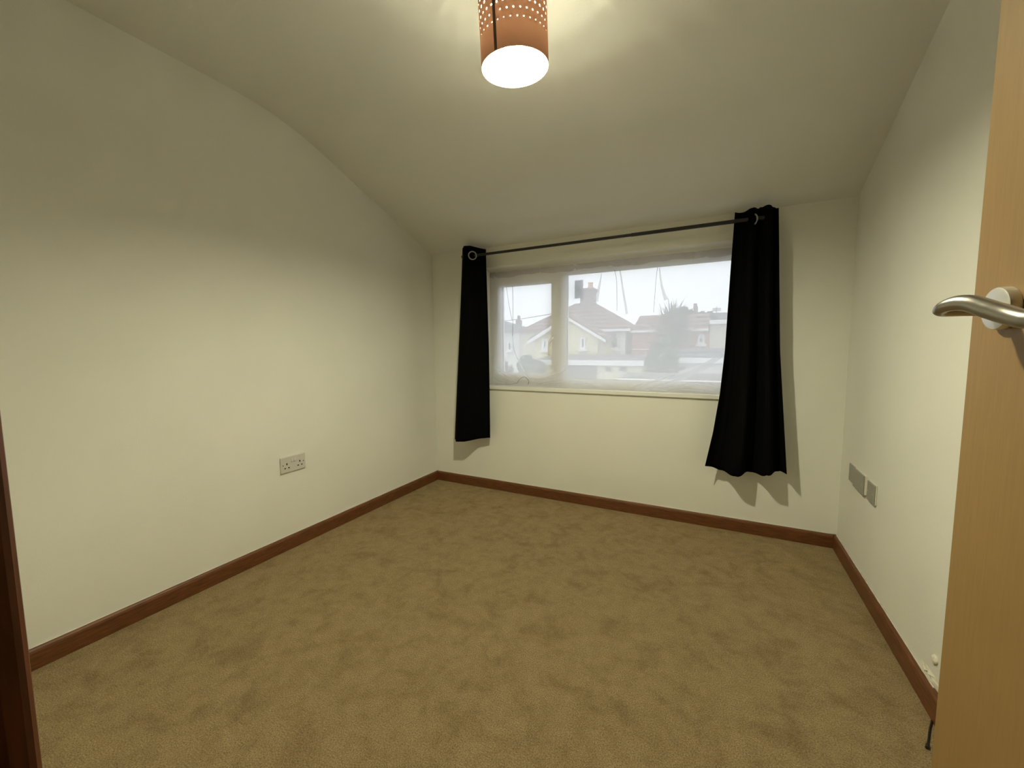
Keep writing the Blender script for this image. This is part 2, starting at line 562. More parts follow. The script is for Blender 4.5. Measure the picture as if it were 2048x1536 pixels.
def strip(name, path, width, m, parent, off, dy=-.006, wig=0):
    """a narrow ribbon of cloth following path of (px,py[,halfwidth]) points laid on the net's plane"""
    bm = bmesh.new()
    P = [at(p[0], p[1], .056-.036*min(1, max(0, (p[1]-545)/220))) for p in path]
    wd = [p[2] if len(p) > 2 else width for p in path]
    PP = catmull(P, 6)
    n = len(PP)
    WW = []
    for i in range(n):
        k = min(i/6, len(wd)-1); a = int(k); b = min(a+1, len(wd)-1)
        WW.append(wd[a]+(wd[b]-wd[a])*(k-a))
    prev = None
    for i, p in enumerate(PP):
        t = (PP[min(i+1, n-1)]-PP[max(i-1, 0)]); t.y = 0; t.normalize()
        s = Vector((t.z, 0, -t.x))
        q = [p + s*WW[i]*k + Vector((0, dy*(1-abs(k))*1.0+.0, 0)) for k in (-1, -.35, .35, 1)]
        vs = [bm.verts.new(c-Vector(off)) for c in q]
        if prev:
            for k in range(3): bm.faces.new((prev[k], prev[k+1], vs[k+1], vs[k]))
        prev = vs
    return obj(name, bm, m, parent, smooth=True)
off = (1.35, .075, OZ0)
# header tape, gathered
bm = bmesh.new()
prev = None
for i in range(241):
    u = i/240
    x = NX0+(NX1-NX0)*u
    y = .058 + .003*math.sin(u*150+3*math.sin(u*31))
    hgt = .040+.005*math.sin(u*23)+.003*math.sin(u*71)
    vs = [bm.verts.new((x-off[0], y-off[1]+.002, NZ1+.001-off[2])), bm.verts.new((x-off[0], y-.004-off[1], NZ1-hgt*.5-off[2])), bm.verts.new((x-off[0], y+.002-off[1], NZ1-hgt-off[2]))]
    if prev:
        for k in range(2): bm.faces.new((prev[k], vs[k], vs[k+1], prev[k+1]))
    prev = vs
obj('header_tape', bm, M['net_head'], net, smooth=True)
# hanging folds under the header
for pth, mm in (
    ([(1203, 546, .001), (1200, 565, .006), (1196, 585, .010), (1193, 603, .012)], 'net_fold'),
    ([(1229, 540, .0015), (1233, 560, .0015), (1234, 600, .0015), (1234, 622, .001)], 'net_dark'),
    ([(1240, 540, .004), (1246, 580, .006), (1254, 628, .008)], 'net_fold'),
    ([(1315, 535, .0015), (1312, 560, .0015), (1309, 600, .0012), (1307, 625, .001)], 'net_dark'),
    ([(1319, 536, .003), (1323, 570, .006), (1332, 600, .012)], 'net_fold'),
    ([(1013, 575, .002), (1018, 610, .003), (1024, 640, .004)], 'net_fold'),
    ([(1025, 572, .0015), (1026, 600, .0015), (1026, 640, .0013), (1025, 675, .001)], 'net_dark')):
    strip('hanging_fold', pth, .004, M[mm], net, off)
# rolled side hem falling to the sill
strip('side_hem', [(1025, 672, .002), (1028, 700, .004), (1037, 722, .005), (1047, 742, .005), (1056, 754, .006), (1059, 764, .004)], .004, M['net_hem'], net, off)
strip('side_hem', [(989, 552, .005), (988, 620, .006), (986, 690, .007), (986, 740, .007), (984, 764, .006)], .005, M['net_hem'], net, off)
strip('curled_edge', [(990, 768.5, .0012), (1030, 767.5, .0012), (1038, 760, .0014), (1046, 754, .0016), (1053, 756, .0016), (1058, 763, .0014), (1056, 769, .001)], .0014, M['net_dark'], net, off, dy=-.010)
# folds bunched along the sill
for pth in (
    [(990, 736, .003), (1004, 748, .008), (1020, 758, .008), (1036, 766, .003)],
    [(998, 742, .002), (1012, 746, .006), (1034, 756, .006), (1048, 757, .002)],
    [(988, 756, .003), (1000, 762, .006), (1016, 765, .003)],
    [(1058, 757, .004), (1080, 759, .010), (1110, 752, .014), (1130, 738, .010)],
    [(1075, 768, .003), (1110, 764, .008), (1150, 764, .010), (1190, 770, .004)],
    [(1262, 775, .003), (1290, 768, .008), (1330, 756, .009), (1350, 750, .003)],
    [(1286, 778, .004), (1340, 766, .012), (1390, 742, .016), (1425, 722, .016), (1446, 708, .012)],
    [(1300, 780, .003), (1360, 772, .007), (1400, 766, .009), (1440, 776, .006)],
    [(1400, 766, .003), (1420, 768, .006), (1436, 776, .006), (1445, 782, .003)],
    [(1330, 781, .003), (1370, 778, .006), (1410, 782, .003)]):
    strip('sill_fold', pth, .006, M['net_fold'], net, off)

# ------------------------------------------------------------------ curtain rod
RY = -.125
RZ = (at(975, 506.5, RY).z+at(1465, 445, RY).z)/2
rod = thing('curtain_rod', (1.35, RY, RZ), 'thin black metal curtain rod above the window', 'curtain rod')
xm = at(1263, 466, RY).x - 1.35
bm = bmesh.new()
mt = Matrix.Rotation(R(90), 4, 'Y')
lathe(bm, [(.0092, -.96), (.0092, xm)], 20, mt)
obj('inner_tube', bm, M['black_metal'], rod, smooth=False)
bm = bmesh.new()
lathe(bm, [(.0106, xm), (.0106, .955)], 20, mt)
obj('outer_tube', bm, M['black_metal'], rod)
for s in (-1, 1):
    bm = bmesh.new()
    lathe(bm, [(.010, .955), (.015, .958), (.016, .965), (.012, .974), (.004, .977)], 18, Matrix.Rotation(R(90*s), 4, 'Y'))
    obj('end_cap', bm, M['black_metal'], rod, smooth=True)
    bm = bmesh.new()
    x = .90*s
    box(bm, x-.006, x+.006, .0, -RY-.012, -.022, -.0105)
    box(bm, x-.012, x+.012, -RY-.012, -RY-.0005, -.045, .02)
    obj('bracket', bm, M['black_metal'], rod, bevel=.002)

# ------------------------------------------------------------------ curtains
def curtain(label, name, Lt, Rt, top, hem, folds, amp, eyelet_x, eyelet_u, phase, warp=1, group=None):
    ox = (Lt[0][1]+Rt[0][1])/2
    t = thing(name, (ox, RY, 0), label, 'curtain', group)
    nu = 90
    nv = 60
    bm = bmesh.new(); g = []
    for j in range(nv+1):
        v = j/nv
        row = []
        for i in range(nu+1):
            u = i/nu
            zt = top(u); zb = hem(u)
            z = zt+(zb-zt)*v
            L = lerp(Lt, z); Rr = lerp(Rt, z)
            ph = phase+u**warp*folds*2*PI
            s = math.sin(ph)
            tri = math.tanh(1.9*s)/math.tanh(1.9)+.10*v*math.sin(3*ph+1)
            a = amp(u, v)
            x = L+(Rr-L)*u + .007*math.sin(2*ph)*(0.4+.4*v)*(0 if i in (0, nu) else 1)
            y = RY + a*tri + .004*math.sin(u*5+v*5)
            y = min(y, -.012)
            row.append(bm.verts.new((x-ox, y-RY, z)))
        g.append(row)
    for j in range(nv):
        for i in range(nu):
            bm.faces.new((g[j][i], g[j+1][i], g[j+1][i+1], g[j][i+1]))
    pn = obj('curtain_panel', bm, M['black_fabric'], t, smooth=True)
    so = pn.modifiers.new('thick', 'SOLIDIFY'); so.thickness = .0018; so.offset = 0
    # stitched hem line
    return t

def edge(pts):
    return [(at(a, b, RY).z, at(a, b, RY).x) for a, b in pts]
def ztab(pts, dy=0):
    T = sorted((at(a, b, RY+dy).x, at(a, b, RY+dy).z) for a, b in pts)
    x0, x1 = T[0][0], T[-1][0]
    T = [((x-x0)/(x1-x0), z) for x, z in T]
    def f(u):
        for (ua, za), (ub, zb) in zip(T, T[1:]):
            if u <= ub: return za+(zb-za)*(u-ua)/(ub-ua)
        return T[-1][1]
    return f
lc = curtain('narrow black curtain bunched at the left end of the rod', 'curtain',
        edge([(921, 494), (912, 700), (904, 880)]), edge([(968, 496), (972, 700), (974, 874)]),
        ztab([(921, 494), (945, 493), (968, 497)]), ztab([(904, 881), (935, 881), (955, 879), (974, 878)]),
        1, lambda u, v: .032+.016*v, .44, .5, PI*.75, 1, group='black eyelet curtains')
rc = curtain('wider black curtain at the right end, flaring out at its hem', 'curtain',
        edge([(1470, 425), (1462, 530), (1450, 700), (1440, 786), (1426, 865), (1410, 932)]),
        edge([(1557, 415), (1560, 700), (1573, 948)]),
        ztab([(1470, 425), (1500, 419), (1514, 416), (1522, 411), (1532, 413), (1552, 412), (1557, 416)]),
        ztab([(1410, 932), (1440, 945), (1476, 949), (1490, 947), (1512, 951), (1530, 946), (1573, 948)]),
        2.5, lambda u, v: .026+.026*v, 2.23, .5, 0, 1.34, group='black eyelet curtains')
# eyelets: a ring stands square to the rod axis but turned with the fold
def eyelet(px, py, parent, ry, Yp, tilt):
    p = at(px, py, Yp)
    bm = bmesh.new()
    mt = Matrix.Translation((p.x-parent.location.x, Yp-parent.location.y, p.z)) @ Matrix.Rotation(R(ry), 4, 'Z') @ Matrix.Rotation(R(90), 4, 'X') @ Matrix.Rotation(tilt, 4, 'Y')
    pr = []
    for k in range(9):
        a = PI*k/8
        pr.append((.0285+.0040*math.cos(a), .003*math.sin(a)))
    lathe(bm, pr, 32, mt, cap=False)
    return obj('eyelet', bm, M['grey_metal'], parent, smooth=True)
eyelet(945, 511, lc, 40, RY-.026, 0)
eyelet(1505, 440, rc, -42, RY-.008, 0)

# ------------------------------------------------------------------ pendant lamp
LP = Vector((1.504, -1.50, 0))
RZ0, RZ1, RR = 1.972, 2.318, .1045
lamp = thing('pendant_lamp', (LP.x, LP.y, RZ0), 'lit pendant lamp with a terracotta drum shade pierced by rows of small holes', 'lamp')
HH = RZ1-RZ0
vw = Vector((CAM.x-LP.x, CAM.y-LP.y, 0)).normalized()
rg = Vector((vw.y, -vw.x, 0))                 # to the left as the camera sees it, negated below
TILT = Matrix.Rotation(R(3.5), 4, Vector((0, 0, 1)).cross(vw)) @ Matrix.Rotation(R(2.3), 4, vw)
def lobj(name, bm, m, parent, **k):
    bmesh.ops.transform(bm, matrix=TILT, verts=bm.verts)
    return obj(name, bm, m, parent, **k)
TOP = TILT @ Vector((0, 0, HH))
NA = 34
rows = []          # (z centre, radius) of the hole rings
z = .077
k = 0
while z < HH-.012:
    rr = [.0019, .0025, .0033, .0038, .0038, .0032, .0027, .0032, .0038, .0038, .0032][k % 11]
    rows.append((z, rr)); z += .0225; k += 1
def shade_mesh():
    bm = bmesh.new()
    cell = 2*PI/NA
    cache = {}
    def V(a, z):
        key = (round((a % (2*PI))/cell*1000) % (NA*1000), round(z*1e5))
        if key not in cache:
            cache[key] = bm.verts.new((RR*math.cos(a), RR*math.sin(a), z))
        return cache[key]
    SUB = 4
    def band(z0, z1, shift):
        for i in range(NA):
            for s in range(SUB):
                a0 = (i+shift+s/SUB)*cell; a1 = (i+shift+(s+1)/SUB)*cell
                bm.faces.new((V(a0, z0), V(a1, z0), V(a1, z1), V(a0, z1)))
    prevtop = 0.0
    h = .01125
    band(0, rows[0][0]-h, 0)
    for k, (zc, r) in enumerate(rows):
        sh = .5 if k % 2 else 0
        for i in range(NA):
            ac = (i+.5+sh)*cell
            # outer boundary points of the cell (16), matching the hole's 16
            outer = []; inner = []
            for q in range(16):
                th = 2*PI*q/16 + PI/4
                cx, cz = math.cos(th), math.sin(th)
                mx = max(abs(cx), abs(cz))
                ox, oz = cx/mx, cz/mx
                # snap to quarter cell grid
                ox = round(ox*2)/2; oz = max(-1, min(1, oz))
                outer.append((ac+ox*cell/2, zc+oz*h))
                inner.append((ac+cx*r/RR, zc+cz*r))
            ov = [V(a, zz) for a, zz in outer]
            iv = [bm.verts.new((RR*math.cos(a), RR*math.sin(a), zz)) for a, zz in inner]
            for q in range(16):
                q2 = (q+1) % 16
                if ov[q] is ov[q2]:
                    bm.faces.new((ov[q], iv[q2], iv[q]))
                else:
                    bm.faces.new((ov[q], ov[q2], iv[q2], iv[q]))
    ztop = rows[-1][0]+h
    if HH-ztop > .001: band(ztop, HH, .5 if (len(rows)-1) % 2 else 0)
    bmesh.ops.remove_doubles(bm, verts=bm.verts, dist=1e-5)
    bmesh.ops.recalc_face_normals(bm, faces=bm.faces)
    return bm
so_ = lobj('lamp_shade', shade_mesh(), M['shade'], lamp, smooth=True)
md = so_.modifiers.new('thick', 'SOLIDIFY'); md.thickness = .0014; md.offset = -1
so_.data.materials.append(M['shade_in'])
md.material_offset = 1; md.material_offset_rim = 0
# overlap seam
av = math.atan2(CAM.y-LP.y, CAM.x-LP.x)
bm = bmesh.new()
a0 = av-.60
for (ra, rb) in (((RR+.0003), (RR+.0016)),):
    prev = None
    for q in range(4):
        a = a0+q*.028
        vs = [bm.verts.new((rad*math.cos(a), rad*math.sin(a), zz)) for rad, zz in ((ra, .001), (rb, .001), (rb, HH-.001), (ra, HH-.001))]
        if prev:
            for k in range(4): bm.faces.new((prev[k], prev[(k+1) % 4], vs[(k+1) % 4], vs[k]))
        else: bm.faces.new(vs)
        prev = vs
    bm.faces.new(list(reversed(prev)))
bmesh.ops.recalc_face_normals(bm, faces=bm.faces)
M['seam'] = mat('shade_seam', (.10, .05, .03, 1), .8)
lobj('seam', bm, M['seam'], lamp)
# rings, spokes, holder, bulb, cord, ceiling rose
bm = bmesh.new()
tube(bm, [(.02*math.cos(2*PI*i/24), .02*math.sin(2*PI*i/24), HH-.03) for i in range(25)], .0012, 6)
for k in range(3):
    a = 2*PI*k/3+.3
    tube(bm, [(.02*math.cos(a), .02*math.sin(a), HH-.03), (.1*math.cos(a), .1*math.sin(a), HH-.005)], .0012, 6)
lobj('spider_ring', bm, M['grey_metal'], lamp)
bm = lathe(bmesh.new(), [(.006, HH+.005), (.012, HH-.005), (.017, HH-.012), (.017, HH-.055), (.014, HH-.075), (.014, .125)], 24)
lobj('lamp_holder', bm, M['cord'], lamp, smooth=True)
BZ = .050
prf = [(.0125, .124), (.0135, .106), (.019, .092), (.0265, .075), (.030, .058), (.0300, .050), (.027, .036), (.020, .026), (.010, .0205), (.001, .0198)]
lobj('light_bulb', lathe(bmesh.new(), prf, 28), M['bulb'], lamp, smooth=True)
obj('flex_cord', tube(bmesh.new(), [(TOP.x, TOP.y, TOP.z-.01), (TOP.x, TOP.y, H-RZ0-.005)], .0035, 10), M['cord'], lamp)
obj('ceiling_rose', lathe(bmesh.new(), [(.012, H-RZ0-.022), (.034, H-RZ0-.018), (.040, H-RZ0-.001)], 28, Matrix.Translation((TOP.x, TOP.y, 0))), M['cord'], lamp, smooth=True)

# ------------------------------------------------------------------ sockets and plates
sy0, sz1 = -1.368, .518
sk = thing('double_socket', (0, sy0+.073, sz1-.043), 'white double power socket with two switches, low on the left wall', 'socket')
def pl(y0, y1, z0, z1, x0, x1): return B(x0, x1, y0, y1, z0, z1)
plate = obj('face_plate', pl(-.073, .073, -.043, .043, .0002, .010), M['plastic'], sk, bevel=.0025, seg=3)
def recess(y, z, w, h, par):
    obj('pin_slot', pl(y-w/2, y+w/2, z-h/2, z+h/2, .0096, .0106), M['hole'], par)
for c in (-.0385, .0385):
    sgn = -1 if c < 0 else 1
    recess(c, .004, .006, .011, sk)
    recess(c-.011, -.018, .009, .0055, sk)
    recess(c+.011, -.018, .009, .0055, sk)
    obj('rocker_switch', B(.0085, .0155, sgn*.0085-.0058, sgn*.0085+.0058, .010, .028, mtx=Matrix.Rotation(R(-9), 4, 'Y')), M['plastic'], sk, bevel=.001)
for c in (-.0602, .0602):
    mt = Matrix.Translation((.0098, c, 0)) @ Matrix.Rotation(R(90), 4, 'Y')
    obj('screw', lathe(bmesh.new(), [(.0028, 0), (.0028, .0006), (.001, .0009)], 12, mt), M['hole'], sk)

d1 = thing('wall_plate', (W, -.350, .480), 'grey double wall plate, middle of the three plates on the right wall', 'wall plate')
obj('back_box', B(-.010, -.0002, -.073, .073, -.044, .044), M['plate_box'], d1, bevel=.002)
fp = obj('face_plate', B(-.017, -.0102, -.0735, .0735, -.0445, .0445), M['plastic_grey'], d1, bevel=.003, seg=3)
for s in (-1, 1):
    mt = Matrix.Translation((-.017, .0602*s, 0)) @ Matrix.Rotation(R(-90), 4, 'Y')
    obj('screw', lathe(bmesh.new(), [(.0028, 0), (.0028, .0008), (.001, .0011)], 12, mt), M['plastic'], d1)
for y_, z_, lb in ((-.503, .476, 'grey single wall plate nearest the open door'), (-.232, .482, 'grey single wall plate nearest the window corner')):
    d2 = thing('wall_plate', (W, y_, z_), lb, 'wall plate')
    obj('back_box', B(-.006, -.0002, -.043, .043, -.043, .043), M['plate_box'], d2, bevel=.002)
    obj('face_plate', B(-.012, -.0062, -.043, .043, -.0425, .0425), M['plastic_grey'], d2, bevel=.0025, seg=3)
    for s in (-1, 1):
        mt = Matrix.Translation((-.012, .030*s, 0)) @ Matrix.Rotation(R(-90), 4, 'Y')
        obj('screw', lathe(bmesh.new(), [(.0028, 0), (.0028, .0008), (.001, .0011)], 12, mt), M['plastic'], d2)

# ------------------------------------------------------------------ doorway lining and open door
fr = struct(thing('trim_1', (0, 0, 0), 'dark red brown door lining at the left edge', 'door frame'))
del fr['category']
bm = bmesh.new()
box(bm, DX0-.03, DX0, YF-.135, YF, 0, DZ)
obj('left_jamb', bm, M['jamb'], fr, bevel=.004, seg=3)
obj('right_jamb', B(DX1, DX1+.03, YF-.135, YF, 0, DZ), M['jamb'], fr, bevel=.004)
obj('head_jamb', B(DX0-.03, DX1+.03, YF-.135, YF, DZ, DZ+.03), M['jamb'], fr, bevel=.004)
obj('door_stop', B(DX0, DX0+.012, YF-.085, YF-.045, 0, DZ), M['jamb'], fr, bevel=.003)
bm = bmesh.new()
box(bm, DX0-.065, DX0-.008, YF, YF+.016, 0, DZ+.06)
obj('architrave', bm, M['jamb'], fr, bevel=.005, seg=3)
bm = bmesh.new()
box(bm, DX1+.008, DX1+.065, YF, YF+.016, 0, DZ+.06)
obj('architrave', bm, M['jamb'], fr, bevel=.005, seg=3)
obj('architrave', B(DX0-.008, DX1+.008, YF, YF+.016, DZ+.008, DZ+.06), M['jamb'], fr, bevel=.005, seg=3)

HX, HY = 2.4583, -2.624
E0 = Vector((2.4078, -1.904))
dd = (E0-Vector((HX, HY)))
DL = dd.length; dd.normalize()
# local frame: +X runs from the hinge to the latch edge, +Y is away from the visible face, face at y=0
ang = math.atan2(dd.y, dd.x)
door = struct(thing('door_1', (HX, HY, 0), 'plain oak veneered door standing open on the right', 'door', rotz=ang))
del door['category']
# visible face normal must point left: local +Y = rot90(dd) = (-dd.y, dd.x) points left => face normal is +Y
leaf = obj('door_leaf', B(0, DL, -.040, 0, .010, 1.985), M['oak'], door, bevel=.0012)
obj('latch_plate', B(DL+.0002, DL+.0015, -.031, -.009, .98, 1.20), M['nickel'], door)
for zz in (.25, 1.0, 1.75):
    obj('hinge', lathe(bmesh.new(), [(.006, zz-.05), (.006, zz+.05)], 14, Matrix.Translation((-.006, -.046, 0))), M['nickel'], door)
RX, RZh = DL-.065, 1.147
hd = obj('handle_rose', lathe(bmesh.new(), [(.0262, .0003), (.0262, .0095), (.0255, .0108), (.0235, .0114), (.001, .0115)], 48,
        Matrix.Translation((RX, 0, RZh)) @ Matrix.Rotation(R(-90), 4, 'X')), M['nickel_rose'], door, smooth=True)
e = hd.modifiers.new('split', 'EDGE_SPLIT'); e.split_angle = R(35)
# lever: (towards hinge, off the face, up, sideways radius, vertical radius)
path = [(0, .0116, 0, .0095, .0095), (0, .022, 0, .0090, .0088), (0, .036, 0, .0088, .0084), (0, .050, -.001, .0084, .0076), (.001, .0600, -.002, .0078, .0062),
        (.006, .0640, .000, .0076, .0064), (.014, .0635, .004, .0080, .0078), (.026, .058, .0065, .0086, .0092), (.040, .0515, .004, .0090, .0102), (.055, .044, -.004, .0094, .0108),
        (.072, .036, -.0125, .0092, .0106), (.092, .031, -.019, .0084, .0096), (.112, .029, -.019, .0070, .0080), (.118, .029, -.019, .0035, .004)]
PP = catmull([(RX-p[0], p[1], RZh+p[2]) for p in path], 6)
rs = []
for i in range(len(PP)):
    k = i/6; a = min(int(k), len(path)-1); b = min(a+1, len(path)-1); t = k-a
    rs.append((path[a][3]*(1-t)+path[b][3]*t, path[a][4]*(1-t)+path[b][4]*t))
obj('lever_handle', tube(bmesh.new(), PP, rs, 24), M['nickel'], door, smooth=True)

# thin black strip with a thicker end, laid on the carpet by the door
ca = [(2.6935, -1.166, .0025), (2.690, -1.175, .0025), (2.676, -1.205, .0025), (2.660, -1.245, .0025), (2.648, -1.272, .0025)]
cb = tag(obj('cable', tube(bmesh.new(), catmull(ca, 6), .0024, 8), M['cable'], smooth=True), 'thin black strip lying on the carpet beside the open door', 'cable')
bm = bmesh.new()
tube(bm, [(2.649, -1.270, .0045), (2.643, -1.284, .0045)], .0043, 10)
obj('strip_end', bm, M['cable'], cb)

# ------------------------------------------------------------------ outside
GZ = -3.2
struct(obj('ground', B(-90, 60, 3, 90, GZ-.3, GZ), M['asphalt']), 'grey ground outside')

def X(px, Y, py=690): return at(px, py, Y).x
def Z(px, py, Y): return at(px, py, Y).z

def win_part(par, px0, py0, px1, py1, Y, bars=1, frame=.09):
    a = at(px0, py0, Y); b = at(px1, py1, Y)
    x0, x1, z1, z0 = a.x, b.x, a.z, b.z
    bm = frame_ring(x0, x1, z0, z1, frame, Y-.08, Y-.01)
    if bars: box(bm, x0+frame, x1-frame, Y-.07, Y-.01, (z0*.35+z1*.65)-.04, (z0*.35+z1*.65)+.04)
    box(bm, x0-.1, x1+.1, Y-.16, Y-.01, z0-.12, z0)
    f = obj('window', bm, M['white_paint'], par)
    obj('pane', B(x0+frame, x1-frame, Y-.05, Y-.03, z0+frame, z1-frame), M['dark_window'], f)
    return f

def hip_roof(x0, x1, y0, y1, ze, xr0, xr1, yr, zr, ov=.35):
    bm = bmesh.new()
    v = [bm.verts.new(p) for p in ((x0-ov, y0-ov, ze), (x1+ov, y0-ov, ze), (x1+ov, y1+ov, ze), (x0-ov, y1+ov, ze), (xr0, yr, zr), (xr1, yr, zr))]
    for f in ((0, 1, 5, 4), (1, 2, 5), (2, 3, 4, 5), (3, 0, 4), (3, 2, 1, 0)): bm.faces.new([v[i] for i in f])
    bmesh.ops.recalc_face_normals(bm, faces=bm.faces)
    return bm

def empty0(name, label, cat, group=None):
    return thing(name, (0, 0, 0), label, cat, group)

# main house: cream hipped house with a yellow gable
hs = empty0('house', 'pale yellow gabled house with clay hipped roof and chimney with one orange pot', 'house')
Ya, Yb, Yg = 21.0, 27.5, 18.6
xa, xb = X(1046, Ya), X(1250, Ya)
ze = Z(1200, 660, Ya)
obj('wall', B(xa, xb, Ya, Yb, GZ, ze), M['cream_render'], hs)
obj('roof', hip_roof(xa, xb, Ya, Yb, ze, X(1150, 24.2), X(1188, 24.2), 24.2, Z(1186, 605, 24.2)), M['tiles'], hs)
obj('gutter', B(X(1180, Ya-.35), xb+.35, Ya-.47, Ya-.36, ze-.12, ze+.02), M['white_paint'], hs)
gx0, gxc, gx1 = X(1070, Yg), X(1136, Yg), X(1203, Yg)
gz, gp = Z(1203, 674, Yg), Z(1136, 634, Yg)
obj('gable_wall', prism(bmesh.new(), [(gx0, GZ), (gx1, GZ), (gx1, gz), (gxc, gp-.1), (gx0, gz)], 'y', Yg, Ya-.02), M['yellow_render'], hs)
bm = bmesh.new()
for s, gxe in ((0, gx0), (1, gx1)):
    dx = .3 if s else -.3
    prism(bm, [(gxe+dx, gz-.16), (gxc, gp), (gxc, gp+.14), (gxe+dx, gz-.02)], 'y', Yg-.25, Ya+2.5)
obj('gable_roof', bm, M['tiles'], hs)
bm = bmesh.new()
prism(bm, [(gx0-.3, gz-.36), (gxc, gp-.18), (gxc, gp+.02), (gx0-.3, gz-.14)], 'y', Yg-.36, Yg-.26)
obj('bargeboard', bm, M['white_paint'], hs)
bm = bmesh.new()
prism(bm, [(gx1+.3, gz-.30), (gxc, gp-.12), (gxc, gp+.02), (gx1+.3, gz-.16)], 'y', Yg-.36, Yg-.26)
obj('bargeboard', bm, M['white_paint'], hs)
win_part(hs, 1161, 675, 1171.5, 698, Yg, 0, .10)
win_part(hs, 1084, 677, 1097, 700, Yg, 0, .16)
win_part(hs, 1217, 664, 1237, 698, Ya, 1)
mt = Matrix.Translation((X(1145, Yg), Yg-.03, Z(1145, 647, Yg))) @ Matrix.Rotation(R(90), 4, 'X')
obj('vent', lathe(bmesh.new(), [(.08, -.025), (.08, .03), (.05, .04)], 14, mt), M['plastic_grey'], hs)
obj('downpipe', tube(bmesh.new(), [(gx1-.12, Yg-.1, gz-.1), (gx1-.12, Yg-.1, GZ)], .05, 8), M['plastic_grey'], hs)
obj('corner_quoin', B(X(1240, Ya), xb+.02, Ya-.06, Ya-.002, GZ, ze-.12), M['white_render'], hs)
cx0, cx1 = X(1163, 24.2), X(1187, 24.2)
czb, czt = Z(1176, 622, 24.2), Z(1176, 583, 24.2)
bm = B(cx0, cx1, 23.8, 24.8, czb, czt)
ch = obj('chimney', bm, M['stone'], hs)
obj('chimney_cap', B(cx0-.12, cx1+.12, 23.68, 24.92, czt, czt+.16), M['stone'], ch)
obj('chimney_pot', lathe(bmesh.new(), [(.20, czt+.16), (.17, czt+.30), (.155, czt+.52), (.19, czt+.56)], 14, Matrix.Translation((X(1180, 24.2), 24.2, 0))), M['clay_pot'], ch)
hip_pts = [Vector((X(1180, 24.2), 24.0, Z(1183, 605, 24.2)+.05)), Vector((X(1164, 22), 21.9, Z(1164, 632, 22)+.1))]

# brick wing
bw = empty0('house', 'red brick terrace with a long low tiled roof, behind the palm', 'house')
Yw = 21.2
wx0, wx1 = xb+.37, X(1418, 21.8)-.32
wze = Z(1300, 660, Yw)
obj('wall', B(wx0, wx1, Yw, 25.6, GZ, wze), M['brick'], bw)
zr = Z(1300, 631, 23.6)
obj('roof', prism(bmesh.new(), [(Yw-.35, wze-.05), (23.6, zr), (26, wze-.05)], 'x', wx0, wx1+.28), M['tiles'], bw)
obj('gutter', B(wx0, wx1+.28, Yw-.47, Yw-.36, wze-.14, wze-.02), M['white_paint'], bw)
obj('lintel', B(X(1282, Yw), X(1294, Yw), Yw-.06, Yw-.002, Z(1288, 668, Yw), Z(1288, 666, Yw)), M['white_paint'], bw)
obj('string_course', B(wx0, X(1330, Yw), Yw-.05, Yw-.002, Z(1280, 700, Yw), Z(1280, 698, Yw)), M['white_paint'], bw)
win_part(bw, 1396, 669, 1409, 688, Yw, 1, .10)

# cream flat roofed block at the right
cb_ = empty0('house', 'cream flat roofed block with a white fascia, half behind the right curtain', 'house')
Yc = 21.8
obj('wall', B(X(1419, Yc), X(1520, Yc), Yc, 27, GZ, Z(1430, 650, Yc)), M['cream_render'], cb_)
obj('fascia', B(X(1418, Yc), X(1525, Yc), Yc-.5, 27.3, Z(1430, 649, Yc), Z(1430, 641, Yc)), M['white_paint'], cb_)
# roof behind
rb = empty0('house', 'distant dark roofed house with a tall brick chimney, above the cream block', 'house')
Yr = 31
obj('wall', B(X(1366, Yr), X(1540, Yr), Yr, 38, GZ, Z(1440, 650, Yr)), M['brick'], rb)
obj('roof', prism(bmesh.new(), [(Yr-.3, Z(1440, 651, Yr)), (34.5, Z(1440, 625, 34.5)), (38.3, Z(1440, 651, Yr))], 'x', X(1366, Yr)-.3, X(1540, Yr)), M['tiles_grey'], rb)
c2 = obj('chimney', B(X(1385, 34), X(1393, 34), 33.6, 34.6, Z(1389, 640, 34), Z(1389, 614, 34)), M['stone'], rb)
obj('chimney_pot', lathe(bmesh.new(), [(.16, Z(1389, 614, 34)), (.13, Z(1389, 607, 34))], 10, Matrix.Translation((X(1388, 34), 34.1, 0))), M['stone'], c2)
bm = bmesh.new()
ax, az = X(1430.5, 34), Z(1430, 630, 34)
tube(bm, [(ax, 34, az), (ax, 34, Z(1430, 614, 34))], .04, 6)
for k in (617, 619.5, 622): tube(bm, [(ax-.32, 34, Z(1430, k, 34)), (ax+.32, 34, Z(1430, k, 34))], .03, 5)
obj('television_aerial', bm, M['stone'], rb)

# house at far left
hl = empty0('house', 'white rendered house with a grey roof at the left edge of the small pane', 'house')
Yl = 25
lx1 = X(1043, Yl)
lze = Z(1020, 663, Yl)
obj('wall', B(lx1-9, lx1-.2, Yl, 31, GZ, lze), M['white_render'], hl)
bm = hip_roof(lx1-9.2, lx1-.2, Yl, 31, lze-.05, X(985, 28), X(1003, 28), 28, Z(1003, 640, 28), .3)
obj('roof', bm, M['tiles_grey'], hl)
win_part(hl, 1016, 684, 1024, 701, Yl, 0)
c3 = obj('chimney', B(X(1035.5, 30), X(1040.5, 30), 29.6, 30.4, Z(1038, 662, 30), Z(1038, 640, 30)), M['stone'], hl)
obj('chimney_pot', lathe(bmesh.new(), [(.15, Z(1038, 640, 30)), (.12, Z(1038, 631, 30))], 10, Matrix.Translation((X(1038, 30), 30, 0))), M['stone'], c3)

